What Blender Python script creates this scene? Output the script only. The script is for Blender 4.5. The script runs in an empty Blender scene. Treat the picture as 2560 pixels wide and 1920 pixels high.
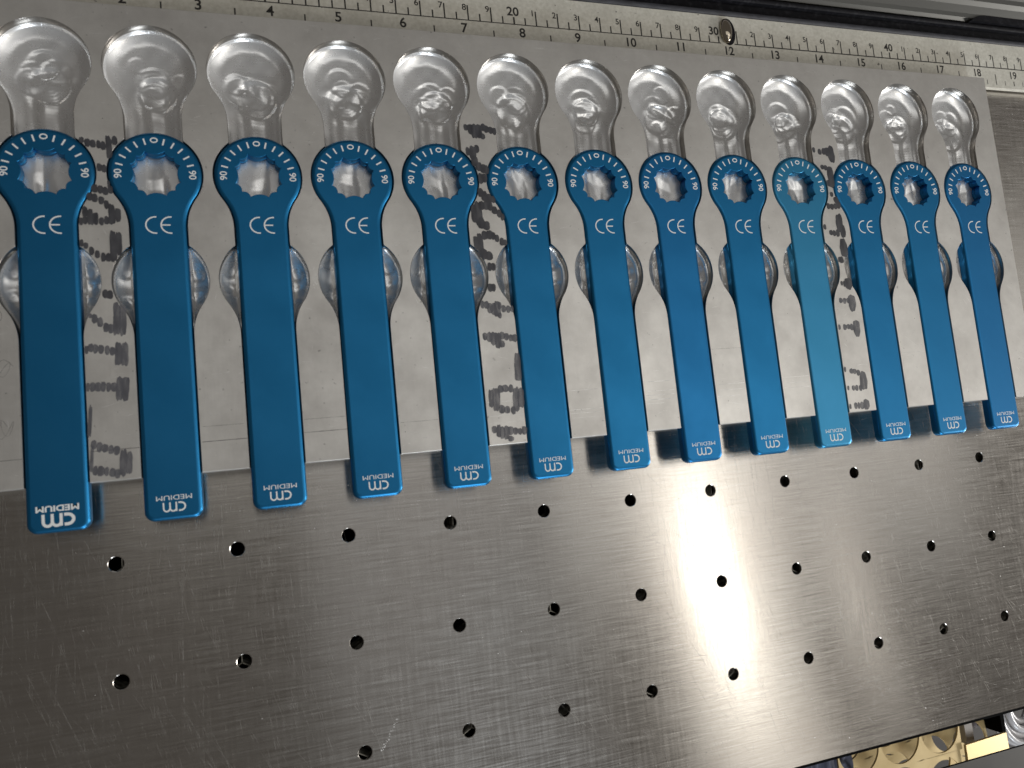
import bpy, bmesh, math, random
import numpy as np
from mathutils import Matrix, Vector
from mathutils.geometry import tessellate_polygon
random.seed(7)
rng = np.random.default_rng(7)
S = 0.001                      # everything below is written in millimetres
scene = bpy.context.scene
COL = scene.collection

# ------------------------------------------------------------------ camera
cam_d = bpy.data.cameras.new('camera')
cam_d.sensor_width = 36.0
cam_d.lens = 1923.0 / 2560.0 * 36.0
cam_d.clip_start = 0.01
cam_d.clip_end = 20
cam = bpy.data.objects.new('camera', cam_d)
COL.objects.link(cam)
cx = Vector((0.9460435, -0.0996801, 0.30832705))
cy = Vector((0.06291885, 0.98990821, 0.12697616))
cz = Vector((-0.31787248, -0.10072539, 0.94276799))
m = Matrix((cx, cy, cz)).transposed().to_4x4()
m.translation = Vector((47.0035, 20.3753, 289.105)) * S
cam.matrix_world = m
cam_d.dof.use_dof = True
cam_d.dof.focus_distance = 0.36
cam_d.dof.aperture_fstop = 20.0
scene.camera = cam

# ------------------------------------------------------------------ world and light
world = bpy.data.worlds.new('World')
scene.world = world
world.use_nodes = True
bg = world.node_tree.nodes['Background']
bg.inputs[0].default_value = (1.0, 0.93, 0.86, 1)
bg.inputs[1].default_value = 0.105
scene.view_settings.view_transform = 'Standard'
scene.view_settings.look = 'None'
scene.view_settings.exposure = 0
scene.view_settings.gamma = 1

def area(name, pos, target, sx, sy, radiance, col):
    l = bpy.data.lights.new(name, 'AREA')
    l.shape = 'RECTANGLE'
    l.size = sx * S
    l.size_y = sy * S
    l.energy = radiance * math.pi * (sx * S) * (sy * S)
    l.color = col
    o = bpy.data.objects.new(name, l)
    COL.objects.link(o)
    o.location = Vector(pos) * S
    if target is not None:
        d = (Vector(target) - Vector(pos))
        o.rotation_euler = d.to_track_quat('-Z', 'Y').to_euler()
    return o

area('ceiling_lamp', (1000, -300, 1260), None, 84, 130, 25.0, (1.0, 0.95, 0.86)).rotation_euler = (0, 0, math.radians(9))
area('ceiling_lamp_far', (1390, -420, 1270), None, 90, 300, 2.2, (1.0, 0.96, 0.90))
area('ceiling_panel', (1330, -20, 1420), None, 1250, 560, 0.66, (1.0, 0.985, 0.96))
area('mid_fill_panel', (420, -60, 1420), None, 560, 800, 0.20, (0.96, 0.97, 1.0))  # added soft fill, grades the table reflection left of the main panel
area('plate_fill_strip', (1450, 350, 1440), None, 3400, 400, 0.75, (1.0, 0.985, 0.95))  # added fill strip, brightens the lower part of the plate
area('ceiling_fixture', (1040, -340, 1262), None, 330, 1250, 0.95, (1.0, 0.96, 0.90)).rotation_euler = (0, 0, math.radians(9))
area('front_fill', (600, -1900, 820), (150, 80, 0), 500, 450, 30.0, (0.86, 0.93, 1.0))  # added front fill, kept out of the table's mirror range
area('side_fill', (2500, -700, 750), (200, 90, 0), 600, 450, 38.0, (1.0, 0.97, 0.93))  # added fill from the right, lifts ruler, plate and lettering

# ------------------------------------------------------------------ helpers
def link(ob, parent=None):
    COL.objects.link(ob)
    if parent is not None:
        ob.parent = parent
    return ob

def obj(name, verts, faces, mat, parent=None, smooth=False, loc=(0, 0, 0), uv=False):
    me = bpy.data.meshes.new(name)
    v = np.asarray(verts, dtype=float).reshape(-1, 3) * S
    me.from_pydata(v.tolist(), [], faces)
    if smooth:
        me.polygons.foreach_set('use_smooth', [True] * len(me.polygons))
    if uv:
        lay = me.uv_layers.new(name='UVMap')
        idx = np.empty(len(me.loops), dtype=np.int32)
        me.loops.foreach_get('vertex_index', idx)
        lay.data.foreach_set('uv', (v[idx, :2] * 10).ravel())
    me.materials.append(mat)
    me.update()
    ob = bpy.data.objects.new(name, me)
    ob.location = Vector(loc) * S
    return link(ob, parent)

def empty(name, loc=(0, 0, 0)):
    e = bpy.data.objects.new(name, None)
    e.empty_display_size = 0.01
    e.location = Vector(loc) * S
    return link(e)

def tag(o, label=None, cat=None, group=None, kind=None):
    if label: o['label'] = label
    if cat: o['category'] = cat
    if group: o['group'] = group
    if kind: o['kind'] = kind
    return o

class MB:
    """collects shapes into one vertex and face list"""
    def __init__(s): s.v = []; s.f = []
    def add(s, v, f):
        n = len(s.v); s.v += [tuple(p) for p in v]; s.f += [tuple(i + n for i in q) for q in f]
    def box(s, x0, x1, y0, y1, z0, z1):
        s.add([(x0, y0, z0), (x1, y0, z0), (x1, y1, z0), (x0, y1, z0), (x0, y0, z1), (x1, y0, z1), (x1, y1, z1), (x0, y1, z1)],
              [(3, 2, 1, 0), (4, 5, 6, 7), (0, 1, 5, 4), (1, 2, 6, 5), (2, 3, 7, 6), (3, 0, 4, 7)])
    def quad(s, a, b, c, d): s.add([a, b, c, d], [(0, 1, 2, 3)])
    def ribbon(s, pts, w, z):
        """flat band of width w (number or list) along 2-D points"""
        n = len(pts); P = [Vector((p[0], p[1])) for p in pts]
        ws = w if isinstance(w, (list, tuple)) else [w] * n
        vv = []
        for i in range(n):
            a = P[max(i - 1, 0)]; b = P[min(i + 1, n - 1)]
            t = (b - a)
            if t.length < 1e-9: t = Vector((1, 0))
            t.normalize(); nn = Vector((-t.y, t.x)) * ws[i] / 2
            vv += [(P[i].x - nn.x, P[i].y - nn.y, z), (P[i].x + nn.x, P[i].y + nn.y, z)]
        s.add(vv, [(2 * i, 2 * i + 2, 2 * i + 3, 2 * i + 1) for i in range(n - 1)])
    def obj(s, name, mat, parent=None, **k): return obj(name, s.v, s.f, mat, parent, **k)

def prism(poly, z0, z1):
    """closed solid from a 2-D outline (counter-clockwise)"""
    n = len(poly)
    v = [(x, y, z0) for x, y in poly] + [(x, y, z1) for x, y in poly]
    tris = tessellate_polygon([[Vector((x, y, 0)) for x, y in poly]])
    f = []
    for t in tris:
        a, b, c = t
        ar = (poly[b][0] - poly[a][0]) * (poly[c][1] - poly[a][1]) - (poly[c][0] - poly[a][0]) * (poly[b][1] - poly[a][1])
        if ar < 0: b, c = c, b
        f.append((a + n, b + n, c + n)); f.append((c, b, a))
    f += [(i, (i + 1) % n, (i + 1) % n + n, i + n) for i in range(n)]
    return v, f

def text_geo(body, height, pos, rot=0.0, align='CENTER', bold=0.0, sx=1.0):
    """flat letters as (verts, faces); height is the cap height in mm"""
    cu = bpy.data.curves.new('letters', 'FONT')
    cu.body = body; cu.size = 1.0; cu.align_x = align
    cu.fill_mode = 'FRONT'; cu.resolution_u = 4
    cu.offset = bold
    tmp = bpy.data.objects.new('letters', cu)
    me = bpy.data.meshes.new_from_object(tmp)
    v = np.empty(len(me.vertices) * 3); me.vertices.foreach_get('co', v); v = v.reshape(-1, 3)
    faces = [tuple(p.vertices) for p in me.polygons]
    k = height / 0.682
    v = v * k; v[:, 0] *= sx
    v[:, 1] -= height / 2
    c, s_ = math.cos(rot), math.sin(rot)
    out = [(pos[0] + c * a[0] - s_ * a[1], pos[1] + s_ * a[0] + c * a[1], pos[2]) for a in v]
    bpy.data.objects.remove(tmp); bpy.data.curves.remove(cu); bpy.data.meshes.remove(me)
    return out, faces

# ------------------------------------------------------------------ materials
def new_mat(name, base, metallic=0.0, rough=0.5, **k):
    mt = bpy.data.materials.new(name); mt.use_nodes = True
    nt = mt.node_tree; b = nt.nodes['Principled BSDF']
    b.inputs['Base Color'].default_value = (*base, 1)
    b.inputs['Metallic'].default_value = metallic
    b.inputs['Roughness'].default_value = rough
    for kk, vv in k.items(): b.inputs[kk.replace('_', ' ')].default_value = vv
    return mt, nt, b

def noise(nt, scale, stretch=(1, 1, 1), detail=3.0, rotz=0.0, rough=0.5, dist=0.0):
    tc = nt.nodes.new('ShaderNodeTexCoord'); mp = nt.nodes.new('ShaderNodeMapping')
    mp.inputs['Scale'].default_value = stretch
    mp.inputs['Rotation'].default_value = (0, 0, rotz)
    no = nt.nodes.new('ShaderNodeTexNoise')
    no.inputs['Scale'].default_value = scale; no.inputs['Detail'].default_value = detail
    no.inputs['Roughness'].default_value = rough; no.inputs['Distortion'].default_value = dist
    nt.links.new(tc.outputs['Object'], mp.inputs['Vector']); nt.links.new(mp.outputs[0], no.inputs['Vector'])
    return no.outputs['Fac']

def ramp(nt, src, lo, hi, a, b):
    r = nt.nodes.new('ShaderNodeMapRange')
    r.inputs['From Min'].default_value = lo; r.inputs['From Max'].default_value = hi
    r.inputs['To Min'].default_value = a; r.inputs['To Max'].default_value = b
    nt.links.new(src, r.inputs['Value'])
    return r.outputs[0]

def math_(nt, op, a, b):
    n = nt.nodes.new('ShaderNodeMath'); n.operation = op
    for i, x in enumerate((a, b)):
        if isinstance(x, (int, float)): n.inputs[i].default_value = x
        else: nt.links.new(x, n.inputs[i])
    return n.outputs[0]

def mixcol(nt, fac, a, b):
    n = nt.nodes.new('ShaderNodeMix'); n.data_type = 'RGBA'
    if isinstance(fac, (int, float)): n.inputs[0].default_value = fac
    else: nt.links.new(fac, n.inputs[0])
    for i, x in ((6, a), (7, b)):
        if isinstance(x, tuple): n.inputs[i].default_value = (*x, 1)
        else: nt.links.new(x, n.inputs[i])
    return n.outputs[2]

def bump(nt, b, h, strength, dist):
    n = nt.nodes.new('ShaderNodeBump'); n.inputs['Strength'].default_value = strength
    n.inputs['Distance'].default_value = dist
    nt.links.new(h, n.inputs['Height']); nt.links.new(n.outputs[0], b.inputs['Normal'])

# jig plate: dull rolled aluminium, mottled and lightly stained
ALU, nt, b = new_mat('rolled_aluminium', (0.66, 0.64, 0.60), 0.75, 0.42)
mott = noise(nt, 45, detail=5, rough=0.65)
grain = noise(nt, 900, stretch=(1, 0.12, 1), detail=2)
grain2 = noise(nt, 900, stretch=(0.12, 1, 1), detail=2)
spots = noise(nt, 420, detail=2)
c = mixcol(nt, ramp(nt, mott, .3, .7, 0, 1), (0.52, 0.50, 0.47), (0.72, 0.70, 0.66))
c = mixcol(nt, ramp(nt, spots, .70, .78, 0, 0.7), c, (0.20, 0.19, 0.18))
nt.links.new(c, b.inputs['Base Color'])
g = math_(nt, 'ADD', grain, grain2)
nt.links.new(ramp(nt, mott, .3, .7, .46, .38), b.inputs['Roughness'])
bump(nt, b, g, 0.22, 0.0001)

# pockets: fresh milled aluminium
MILL, nt, b = new_mat('milled_aluminium', (0.90, 0.90, 0.895), 0.66, 0.32)
sc = noise(nt, 700, stretch=(1, .25, 1), detail=3, rotz=0.6)
ch = noise(nt, 160, detail=4)
nt.links.new(ramp(nt, ch, .3, .7, .24, .31), b.inputs['Roughness'])
bump(nt, b, sc, 0.10, 0.0001)

SIDE, nt, b = new_mat('shaded_side_aluminium', (0.33, 0.31, 0.285), 1.0, 0.28)  # pocket walls: their shade is put into a darker base colour
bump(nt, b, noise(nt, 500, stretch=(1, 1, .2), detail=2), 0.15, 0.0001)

# perforated table: brushed stainless sheet, grain along x
STEEL, nt, b = new_mat('brushed_steel', (0.56, 0.54, 0.51), 1.0, 0.27)
br = noise(nt, 1500, stretch=(0.035, 1, 1), detail=3, rough=.6)
br2 = noise(nt, 900, stretch=(1, 0.05, 1), detail=3, rough=.6)
cl = noise(nt, 14, detail=4)
c = mixcol(nt, ramp(nt, br, .3, .7, 0, 1), (0.44, 0.415, 0.38), (0.56, 0.54, 0.505))
c = mixcol(nt, ramp(nt, cl, .35, .7, 0, .35), c, (0.44, 0.395, 0.355))
nt.links.new(c, b.inputs['Base Color'])
b.inputs['Anisotropic'].default_value = 0.85; b.inputs['Anisotropic Rotation'].default_value = 0.25
tg = nt.nodes.new('ShaderNodeTangent'); tg.direction_type = 'UV_MAP'; tg.uv_map = 'UVMap'
nt.links.new(tg.outputs[0], b.inputs['Tangent'])
nt.links.new(math_(nt, 'ADD', ramp(nt, br, .3, .7, .17, .25), ramp(nt, br2, .4, .7, 0, .04)), b.inputs['Roughness'])
bump(nt, b, math_(nt, 'ADD', br, math_(nt, 'MULTIPLY', br2, 0.2)), 0.12, 0.0001)

def scratch_mat(name, col, rough, keep):
    mt, nt, b = new_mat(name, col, 0.6, rough)
    tr = nt.nodes.new('ShaderNodeBsdfTransparent'); mx = nt.nodes.new('ShaderNodeMixShader')
    n = noise(nt, 260, detail=2)
    nt.links.new(ramp(nt, n, .35, .65, keep[0], keep[1]), mx.inputs[0])
    nt.links.new(tr.outputs[0], mx.inputs[1]); nt.links.new(b.outputs[0], mx.inputs[2])
    nt.links.new(mx.outputs[0], nt.nodes['Material Output'].inputs[0])
    return mt
SCR = scratch_mat('scratch_bright', (0.62, 0.60, 0.56), 0.5, (0.0, 0.6))
SCR2 = scratch_mat('scratch_white', (0.95, 0.94, 0.92), 0.5, (0.5, 1.0))
SCRD = scratch_mat('scratch_dark', (0.16, 0.15, 0.15), 0.5, (0.3, 0.85))

def blue(name, lo, hi):
    mt, nt, b = new_mat(name, lo, 0.9, 0.42)
    n = noise(nt, 60, detail=4); gr = noise(nt, 2600, detail=1)
    nt.links.new(mixcol(nt, ramp(nt, n, .3, .7, 0, 1), lo, hi), b.inputs['Base Color'])
    nt.links.new(ramp(nt, n, .3, .7, .44, .38), b.inputs['Roughness'])
    bump(nt, b, gr, 0.25, 0.00006)
    return mt
BLUE = blue('anodised_blue', (0.015, 0.160, 0.35), (0.019, 0.178, 0.385))
TEAL = blue('anodised_teal_blue', (0.040, 0.235, 0.42), (0.046, 0.25, 0.45))
BLUE2 = blue('anodised_violet_blue', (0.016, 0.152, 0.355), (0.020, 0.170, 0.39))

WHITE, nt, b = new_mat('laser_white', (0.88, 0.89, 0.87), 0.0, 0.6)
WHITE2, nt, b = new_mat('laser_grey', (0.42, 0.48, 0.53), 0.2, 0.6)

def ink(name, lo, hi, k0, k1):
    mt = bpy.data.materials.new(name); mt.use_nodes = True
    nt = mt.node_tree; b = nt.nodes['Principled BSDF']
    b.inputs['Roughness'].default_value = 0.45
    n = noise(nt, 500, stretch=(1, .3, 1), detail=3)
    nt.links.new(mixcol(nt, ramp(nt, n, .3, .7, 0, 1), lo, hi), b.inputs['Base Color'])
    tr = nt.nodes.new('ShaderNodeBsdfTransparent'); mx = nt.nodes.new('ShaderNodeMixShader')
    nt.links.new(ramp(nt, n, .3, .7, k0, k1), mx.inputs[0])
    nt.links.new(tr.outputs[0], mx.inputs[1]); nt.links.new(b.outputs[0], mx.inputs[2])
    nt.links.new(mx.outputs[0], nt.nodes['Material Output'].inputs[0])
    return mt
INK = ink('laser_ink', (0.030, 0.030, 0.036), (0.080, 0.080, 0.090), .92, .74)
INK2 = ink('laser_ink_pale', (0.075, 0.075, 0.088), (0.16, 0.16, 0.18), .84, .55)  # paler tone for the dabs nearer the lower edge

RULER, nt, b = new_mat('ruler_tin', (0.60, 0.585, 0.53), 0.15, 0.5)
n = noise(nt, 700, detail=3); n2 = noise(nt, 90, detail=4); n3 = noise(nt, 380, detail=2)
c = mixcol(nt, ramp(nt, n, .3, .7, 0, 1), (0.60, 0.58, 0.50), (0.74, 0.72, 0.64))
c = mixcol(nt, ramp(nt, n2, .45, .75, 0, .4), c, (0.48, 0.46, 0.40))
c = mixcol(nt, ramp(nt, n3, .72, .78, 0, .8), c, (0.10, 0.09, 0.08))
nt.links.new(c, b.inputs['Base Color']); bump(nt, b, n, 0.3, 0.00008)
PRINT, nt, b = new_mat('ruler_print', (0.022, 0.020, 0.018), 0.0, 0.5)
CHROME, nt, b = new_mat('polished_steel', (0.46, 0.41, 0.33), 1.0, 0.10)
RUBBER, nt, b = new_mat('black_rubber', (0.012, 0.012, 0.015), 0.0, 0.6)
b.inputs['Specular IOR Level'].default_value = 0.15
n = noise(nt, 500, detail=3)
nt.links.new(mixcol(nt, ramp(nt, n, .5, .75, 0, 1), (0.005, 0.005, 0.007), (0.022, 0.022, 0.026)), b.inputs['Base Color'])
RAILD, nt, b = new_mat('dark_slate_coating', (0.055, 0.057, 0.068), 0.0, 0.5)
n = noise(nt, 700, stretch=(.3, 1, 1), detail=3)
nt.links.new(mixcol(nt, ramp(nt, n, .35, .7, 0, 1), (0.030, 0.031, 0.038), (0.055, 0.057, 0.068)), b.inputs['Base Color'])
BLACK, nt, b = new_mat('black_void', (0.004, 0.004, 0.004), 0.0, 0.9)
b.inputs['Specular IOR Level'].default_value = 0.05
GREY, nt, b = new_mat('grey_housing', (0.065, 0.065, 0.060), 0.6, 0.36)
n = noise(nt, 60, stretch=(.15, 1, 1), detail=4); bump(nt, b, n, 0.3, 0.0002)
PANEL, nt, b = new_mat('dark_grey_panel', (0.085, 0.080, 0.072), 0.2, 0.5)
n = noise(nt, 80, detail=4)
nt.links.new(mixcol(nt, ramp(nt, n, .35, .7, 0, 1), (0.030, 0.028, 0.025), (0.042, 0.039, 0.034)), b.inputs['Base Color'])
GOLD, nt, b = new_mat('brass_card', (0.72, 0.56, 0.27), 0.35, 0.38)
n = noise(nt, 50, detail=4)
nt.links.new(mixcol(nt, ramp(nt, n, .35, .7, 0, 1), (0.62, 0.47, 0.23), (0.76, 0.60, 0.32)), b.inputs['Base Color'])
BARM, nt, b = new_mat('polished_brass_bar', (0.72, 0.56, 0.28), 0.5, 0.42)
CORE, nt, b = new_mat('honeycomb_foil', (0.55, 0.53, 0.48), 0.3, 0.5)
n = noise(nt, 300, detail=2)
nt.links.new(mixcol(nt, ramp(nt, n, .4, .65, 0, 1), (0.25, 0.24, 0.2), (0.8, 0.77, 0.68)), b.inputs['Base Color'])
CLOTH, nt, b = new_mat('denim', (0.06, 0.075, 0.14), 0.0, 0.9)
n = noise(nt, 220, stretch=(1, .3, 1), detail=4)
nt.links.new(mixcol(nt, ramp(nt, n, .3, .7, 0, 1), (0.06, 0.065, 0.10), (0.20, 0.21, 0.28)), b.inputs['Base Color'])
HOSE, nt, b = new_mat('milky_plastic', (0.72, 0.71, 0.72), 0.0, 0.22)
b.inputs['Transmission Weight'].default_value = 0.15
PALE, nt, b = new_mat('pale_card', (0.46, 0.44, 0.42), 0.0, 0.5)
PALE2, nt, b = new_mat('mauve_card', (0.30, 0.27, 0.29), 0.0, 0.5)
BROWN, nt, b = new_mat('brown_board', (0.018, 0.014, 0.012), 0.0, 0.6)

# ------------------------------------------------------------------ perforated table
PITCH = 38.1
tb = MB()
X0, X1, Y0, Y1 = -200.0, 650.0, -118.7, 213.0
NSEG = 32
holes = [(i, j) for i in range(-3, 11) for j in range(-2, 5)]
gx0, gx1 = -3.5 * PITCH, 10.5 * PITCH
gy0, gy1 = -2.5 * PITCH, 4.5 * PITCH
for i, j in holes:
    hx, hy = i * PITCH, j * PITCH
    sq, c0, c1, c2, c3 = [], [], [], [], []
    for k in range(NSEG):
        a = 2 * math.pi * k / NSEG
        ca, sa = math.cos(a), math.sin(a)
        q = (PITCH / 2) / max(abs(ca), abs(sa))
        sq.append((hx + q * ca, hy + q * sa, 0))
        c0.append((hx + 2.62 * ca, hy + 2.62 * sa, 0))
        c1.append((hx + 2.42 * ca, hy + 2.42 * sa, -0.16))
        c2.append((hx + 2.40 * ca, hy + 2.40 * sa, -1.5))
    n = NSEG
    tb.add(sq + c0 + c1 + c2, [(r * n + k, r * n + (k + 1) % n, (r + 1) * n + (k + 1) % n, (r + 1) * n + k)
                               for r in range(3) for k in range(n)])
tb.f = [tuple(reversed(f)) for f in tb.f]
for (a, b_, c_, d) in ((X0, gx0, Y0, Y1), (gx1, X1, Y0, Y1), (gx0, gx1, Y0, gy0), (gx0, gx1, gy1, Y1)):
    tb.quad((a, c_, 0), (b_, c_, 0), (b_, d, 0), (a, d, 0))
tb.quad((X0, Y0, -8), (X1, Y0, -8), (X1, Y0, 0), (X0, Y0, 0))
table = tb.obj('work_table', STEEL, uv=True)
tag(table, 'brushed steel table with rows of round holes under the jig plate', kind='structure')

def arc_pts(x, y, ang, L, curv, n=10):
    pts = []; a = ang
    for k in range(n):
        pts.append((x, y)); x += math.cos(a) * L / n; y += math.sin(a) * L / n; a += curv * L / n
    return pts
def free_of_holes(pts):
    for (x, y) in pts:
        dx = (x + 1000 * PITCH + PITCH / 2) % PITCH - PITCH / 2
        dy = (y + 1000 * PITCH + PITCH / 2) % PITCH - PITCH / 2
        if dx * dx + dy * dy < 9 and x < 400: return False
        if y < Y0 + 1 or y > 188: return False
    return True
sm = MB(); n_s = 0
while n_s < 2400:
    t = random.random()
    x = random.uniform(-60, 430); y = random.uniform(-117, 26)
    if x < 150 or t < .45:
        ang = math.pi / 2 + random.gauss(0.03, 0.13) + max(0, (-20 - y)) * 0.004
        L = random.choice([7, 12, 20, 35, 55]) * random.uniform(.6, 1.4)
        cur = random.gauss(0, .004)
    elif t < .75:
        ang = math.radians(random.gauss(125, 25)); L = random.uniform(4, 26); cur = random.gauss(0.004, .01)
    else:
        ang = math.radians(random.gauss(178, 8)); L = random.uniform(3, 14); cur = random.gauss(0, .006)
    p = arc_pts(x, y, ang, L, cur)
    if not free_of_holes(p): continue
    w = random.choice([.04, .05, .06, .08]) * random.uniform(.7, 1.2)
    sm.ribbon(p, [w * (.25 + .75 * math.sin(math.pi * (k + .5) / len(p))) for k in range(len(p))], 0.004 + 0.000005 * n_s)
    n_s += 1
for (x, y, deg, L, cur) in ((62, -38, -62, 74, .0009), (70, -24, -78, 80, 0.0005), (118, -30, -60, 90, .003), (150, -42, -38, 95, .0035),
                            (160, -62, -20, 70, .003), (96, 6, -100, 46, -.003), (120, 10, -84, 52, .004), (40, 2, -86, 118, .0006),
                            (74, 5, -80, 100, .001), (20, -4, -92, 60, 0), (128, -48, -50, 70, .002), (290, 12, -66, 34, .001),
                            (300, -30, -60, 30, 0.004), (340, 8, -75, 44, 0), (182, -54, -24, 44, .004), (8, -12, -88, 52, 0)):
    p = arc_pts(x, y, math.radians(deg), L, cur, 20)
    sm.ribbon(p, [.11 * (.3 + .7 * math.sin(math.pi * (k + .5) / len(p))) for k in range(len(p))], 0.022 + random.random() * .003)
s_ob = sm.obj('scratch', SCR, table); s_ob['kind'] = 'stuff'
# tiny bright nicks and dark specks
dm = MB(); dk = MB()
for k in range(150):
    x, y = random.uniform(-30, 400), random.uniform(-116, 24)
    if not free_of_holes([(x, y)]): continue
    r = random.uniform(.06, .2)
    pts = [(x + r * math.cos(a) * random.uniform(.6, 1.3), y + r * math.sin(a) * random.uniform(.6, 1.3), 0.03) for a in np.linspace(0, 2 * math.pi, 7)[:-1]]
    (dm if k % 3 else dk).add(pts, [tuple(range(6))])
o = dm.obj('nick', SCR2, table); o['kind'] = 'stuff'
o = dk.obj('speck', SCRD, table); o['kind'] = 'stuff'
chalk = MB()
for k in range(26):
    t = k / 25
    x = 88.5 - 6.5 * t + random.gauss(0, .25); y = -67 - 9.5 * t + random.gauss(0, .3)
    r = random.uniform(.1, .32)
    chalk.add([(x + r * math.cos(a), y + r * math.sin(a), 0.035) for a in np.linspace(0, 2 * math.pi, 7)[:-1]], [tuple(range(6))])
o = chalk.obj('chalky_smear', SCR2, table); o['kind'] = 'stuff'

# honeycomb under the perforated sheet
hc = MB(); F = 14.3; R_ = F / math.sqrt(3)
def rib(x0, y0, x1, y1):
    d = Vector((x1 - x0, y1 - y0)); d.normalize(); nx, ny = -d.y * .12, d.x * .12
    a = [(x0 - nx, y0 - ny), (x1 - nx, y1 - ny), (x1 + nx, y1 + ny), (x0 + nx, y0 + ny)]
    hc.add([(p[0], p[1], -16) for p in a] + [(p[0], p[1], -2.0) for p in a],
           [(4, 5, 6, 7), (0, 1, 5, 4), (2, 3, 7, 6)])
ri = 0
yy = -109.0
while yy < 190:
    xx = -70.0 + (F / 2 if ri % 2 else 0)
    while xx < 430 and yy > -112:
        p = [(xx + R_ * math.sin(a), yy + R_ * math.cos(a)) for a in [math.pi / 3 * k for k in range(3, 7)]]
        for k in range(3): rib(*p[k], *p[k + 1])
        xx += F
    yy += 1.5 * R_; ri += 1
core = hc.obj('honeycomb_bed', CORE)
tag(core, 'thin honeycomb ribs seen through the round holes of the table', kind='stuff')
f_ = MB(); f_.box(-120, 420, Y0 + 1, 205, -40, -30)
tag(f_.obj('bed_floor', BLACK), 'black floor under the honeycomb bed', kind='structure')

# ------------------------------------------------------------------ tool outline
PX0, PPITCH, NT = -13.6, 33.42, 13
YB, YR, YC1, YC3 = 27.5, 130.5, 93.0, 169.3
def prof(t, R, w, d=19.0):
    """half-width of the tool outline at height t above the ring centre"""
    rf = (w * w + d * d - R * R) / (2 * (R - w))
    tt = -d * R / (R + rf)
    if t >= R: return 0.0
    if t >= tt: return math.sqrt(max(R * R - t * t, 0))
    if t >= -d: return (w + rf) - math.sqrt(max(rf * rf - (t + d) ** 2, 0))
    return w
PR, PW = 15.1, 9.12
def halfw(y):
    c = [prof(y - YR, PR, PW) if y - YR > -19 else 0, prof(y - YC1, PR, PW) if y - YC1 > -19 else 0,
         prof(y - YC3, PR, PW) if y - YC3 > -19 else 0]
    return max(c + [PW if y < 150.3 else 0])
ys = np.concatenate([np.arange(YB, 74, 2.0), np.arange(74, 107, .5), np.arange(107, 121, 1.0), np.arange(121, 140, .4),
                     np.arange(140, 178, .4), YC3 + PR * np.sin(np.linspace(math.asin((178 - YC3) / PR), math.pi / 2, 34))])
ws = np.array([halfw(y) for y in ys])
ws[-1] = 0.02
TOP = 12.0

# ------------------------------------------------------------------ jig plate
plate = empty('jig_plate', (190, 27.5, 0))
tag(plate, 'long aluminium plate milled with thirteen pockets, lying on the perforated table', 'jig plate')
OFF = (190, 27.5, 0)
def P(v): return [(a[0] - OFF[0], a[1] - OFF[1], a[2]) for a in v]
pb = MB()
PL, PRt, PT = -110.0, 410.9, 191.1
CH = 0.16
centres = [PX0 + PPITCH * k for k in range(NT)]
ext = [PX0 - PPITCH] + centres            # one more pocket beyond the left picture edge
def left_of(c): return [(c - w - CH, y) for w, y in zip(ws, ys)]
def right_of(c): return [(c + w + CH, y) for w, y in zip(ws, ys)]
ytop = ys[-1]
polys = []
polys.append([(PL, YB)] + left_of(ext[0]) + [(PL, ytop)])
for a, b_ in zip(ext[:-1], ext[1:]):
    polys.append([(p[0], p[1]) for p in right_of(a)][::-1][::-1] + [])
    polys[-1] = [p for p in right_of(a)] + [p for p in reversed(left_of(b_))]
    # order: up the right outline of a, back down the left outline of b -> clockwise; reverse
    polys[-1] = polys[-1][::-1]
polys.append([p for p in reversed(right_of(ext[-1]))] + [(PRt, YB), (PRt, ytop)])
for pl in polys:
    n = len(pl)
    ar = sum(pl[i][0] * pl[(i + 1) % n][1] - pl[(i + 1) % n][0] * pl[i][1] for i in range(n))
    if ar < 0: pl.reverse()
    pb.add([(x, y, TOP) for x, y in pl], [tuple(range(n))])
pb.quad((PL, ytop, TOP), (PRt, ytop, TOP), (PRt, PT, TOP), (PL, PT, TOP))
e = 0.18
# chamfer and sides
pb.quad((PRt, YB, TOP), (PRt + e, YB, TOP - e), (PRt + e, PT, TOP - e), (PRt, PT, TOP))
pb.quad((PRt + e, YB, TOP - e), (PRt + e, YB, 0.05), (PRt + e, PT, 0.05), (PRt + e, PT, TOP - e))
pb.quad((PRt, PT, TOP), (PRt, PT + e, TOP - e), (PL, PT + e, TOP - e), (PL, PT, TOP))
pb.quad((PRt, PT + e, TOP - e), (PRt, PT + e, .05), (PL, PT + e, .05), (PL, PT + e, TOP - e))
edges = [PL]
for c_ in ext: edges += [c_ - PW, c_ + PW]
edges.append(PRt)
for k in range(0, len(edges), 2):
    a, b_ = edges[k], edges[k + 1]
    aa = a + (CH if k else 0); bb = b_ - (CH if k + 2 < len(edges) else 0)
    pb.quad((a, YB - e, TOP - e), (b_, YB - e, TOP - e), (bb, YB, TOP), (aa, YB, TOP))
    pb.quad((a, YB - e, 7.95), (b_, YB - e, 7.95), (b_, YB - e, TOP - e), (a, YB - e, TOP - e))
pb.quad((PL, YB - e, 0.05), (PRt, YB - e, 0.05), (PRt, YB - e, 7.95), (PL, YB - e, 7.95))
body = obj('plate_body', P(pb.v), pb.f, ALU, plate)

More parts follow.
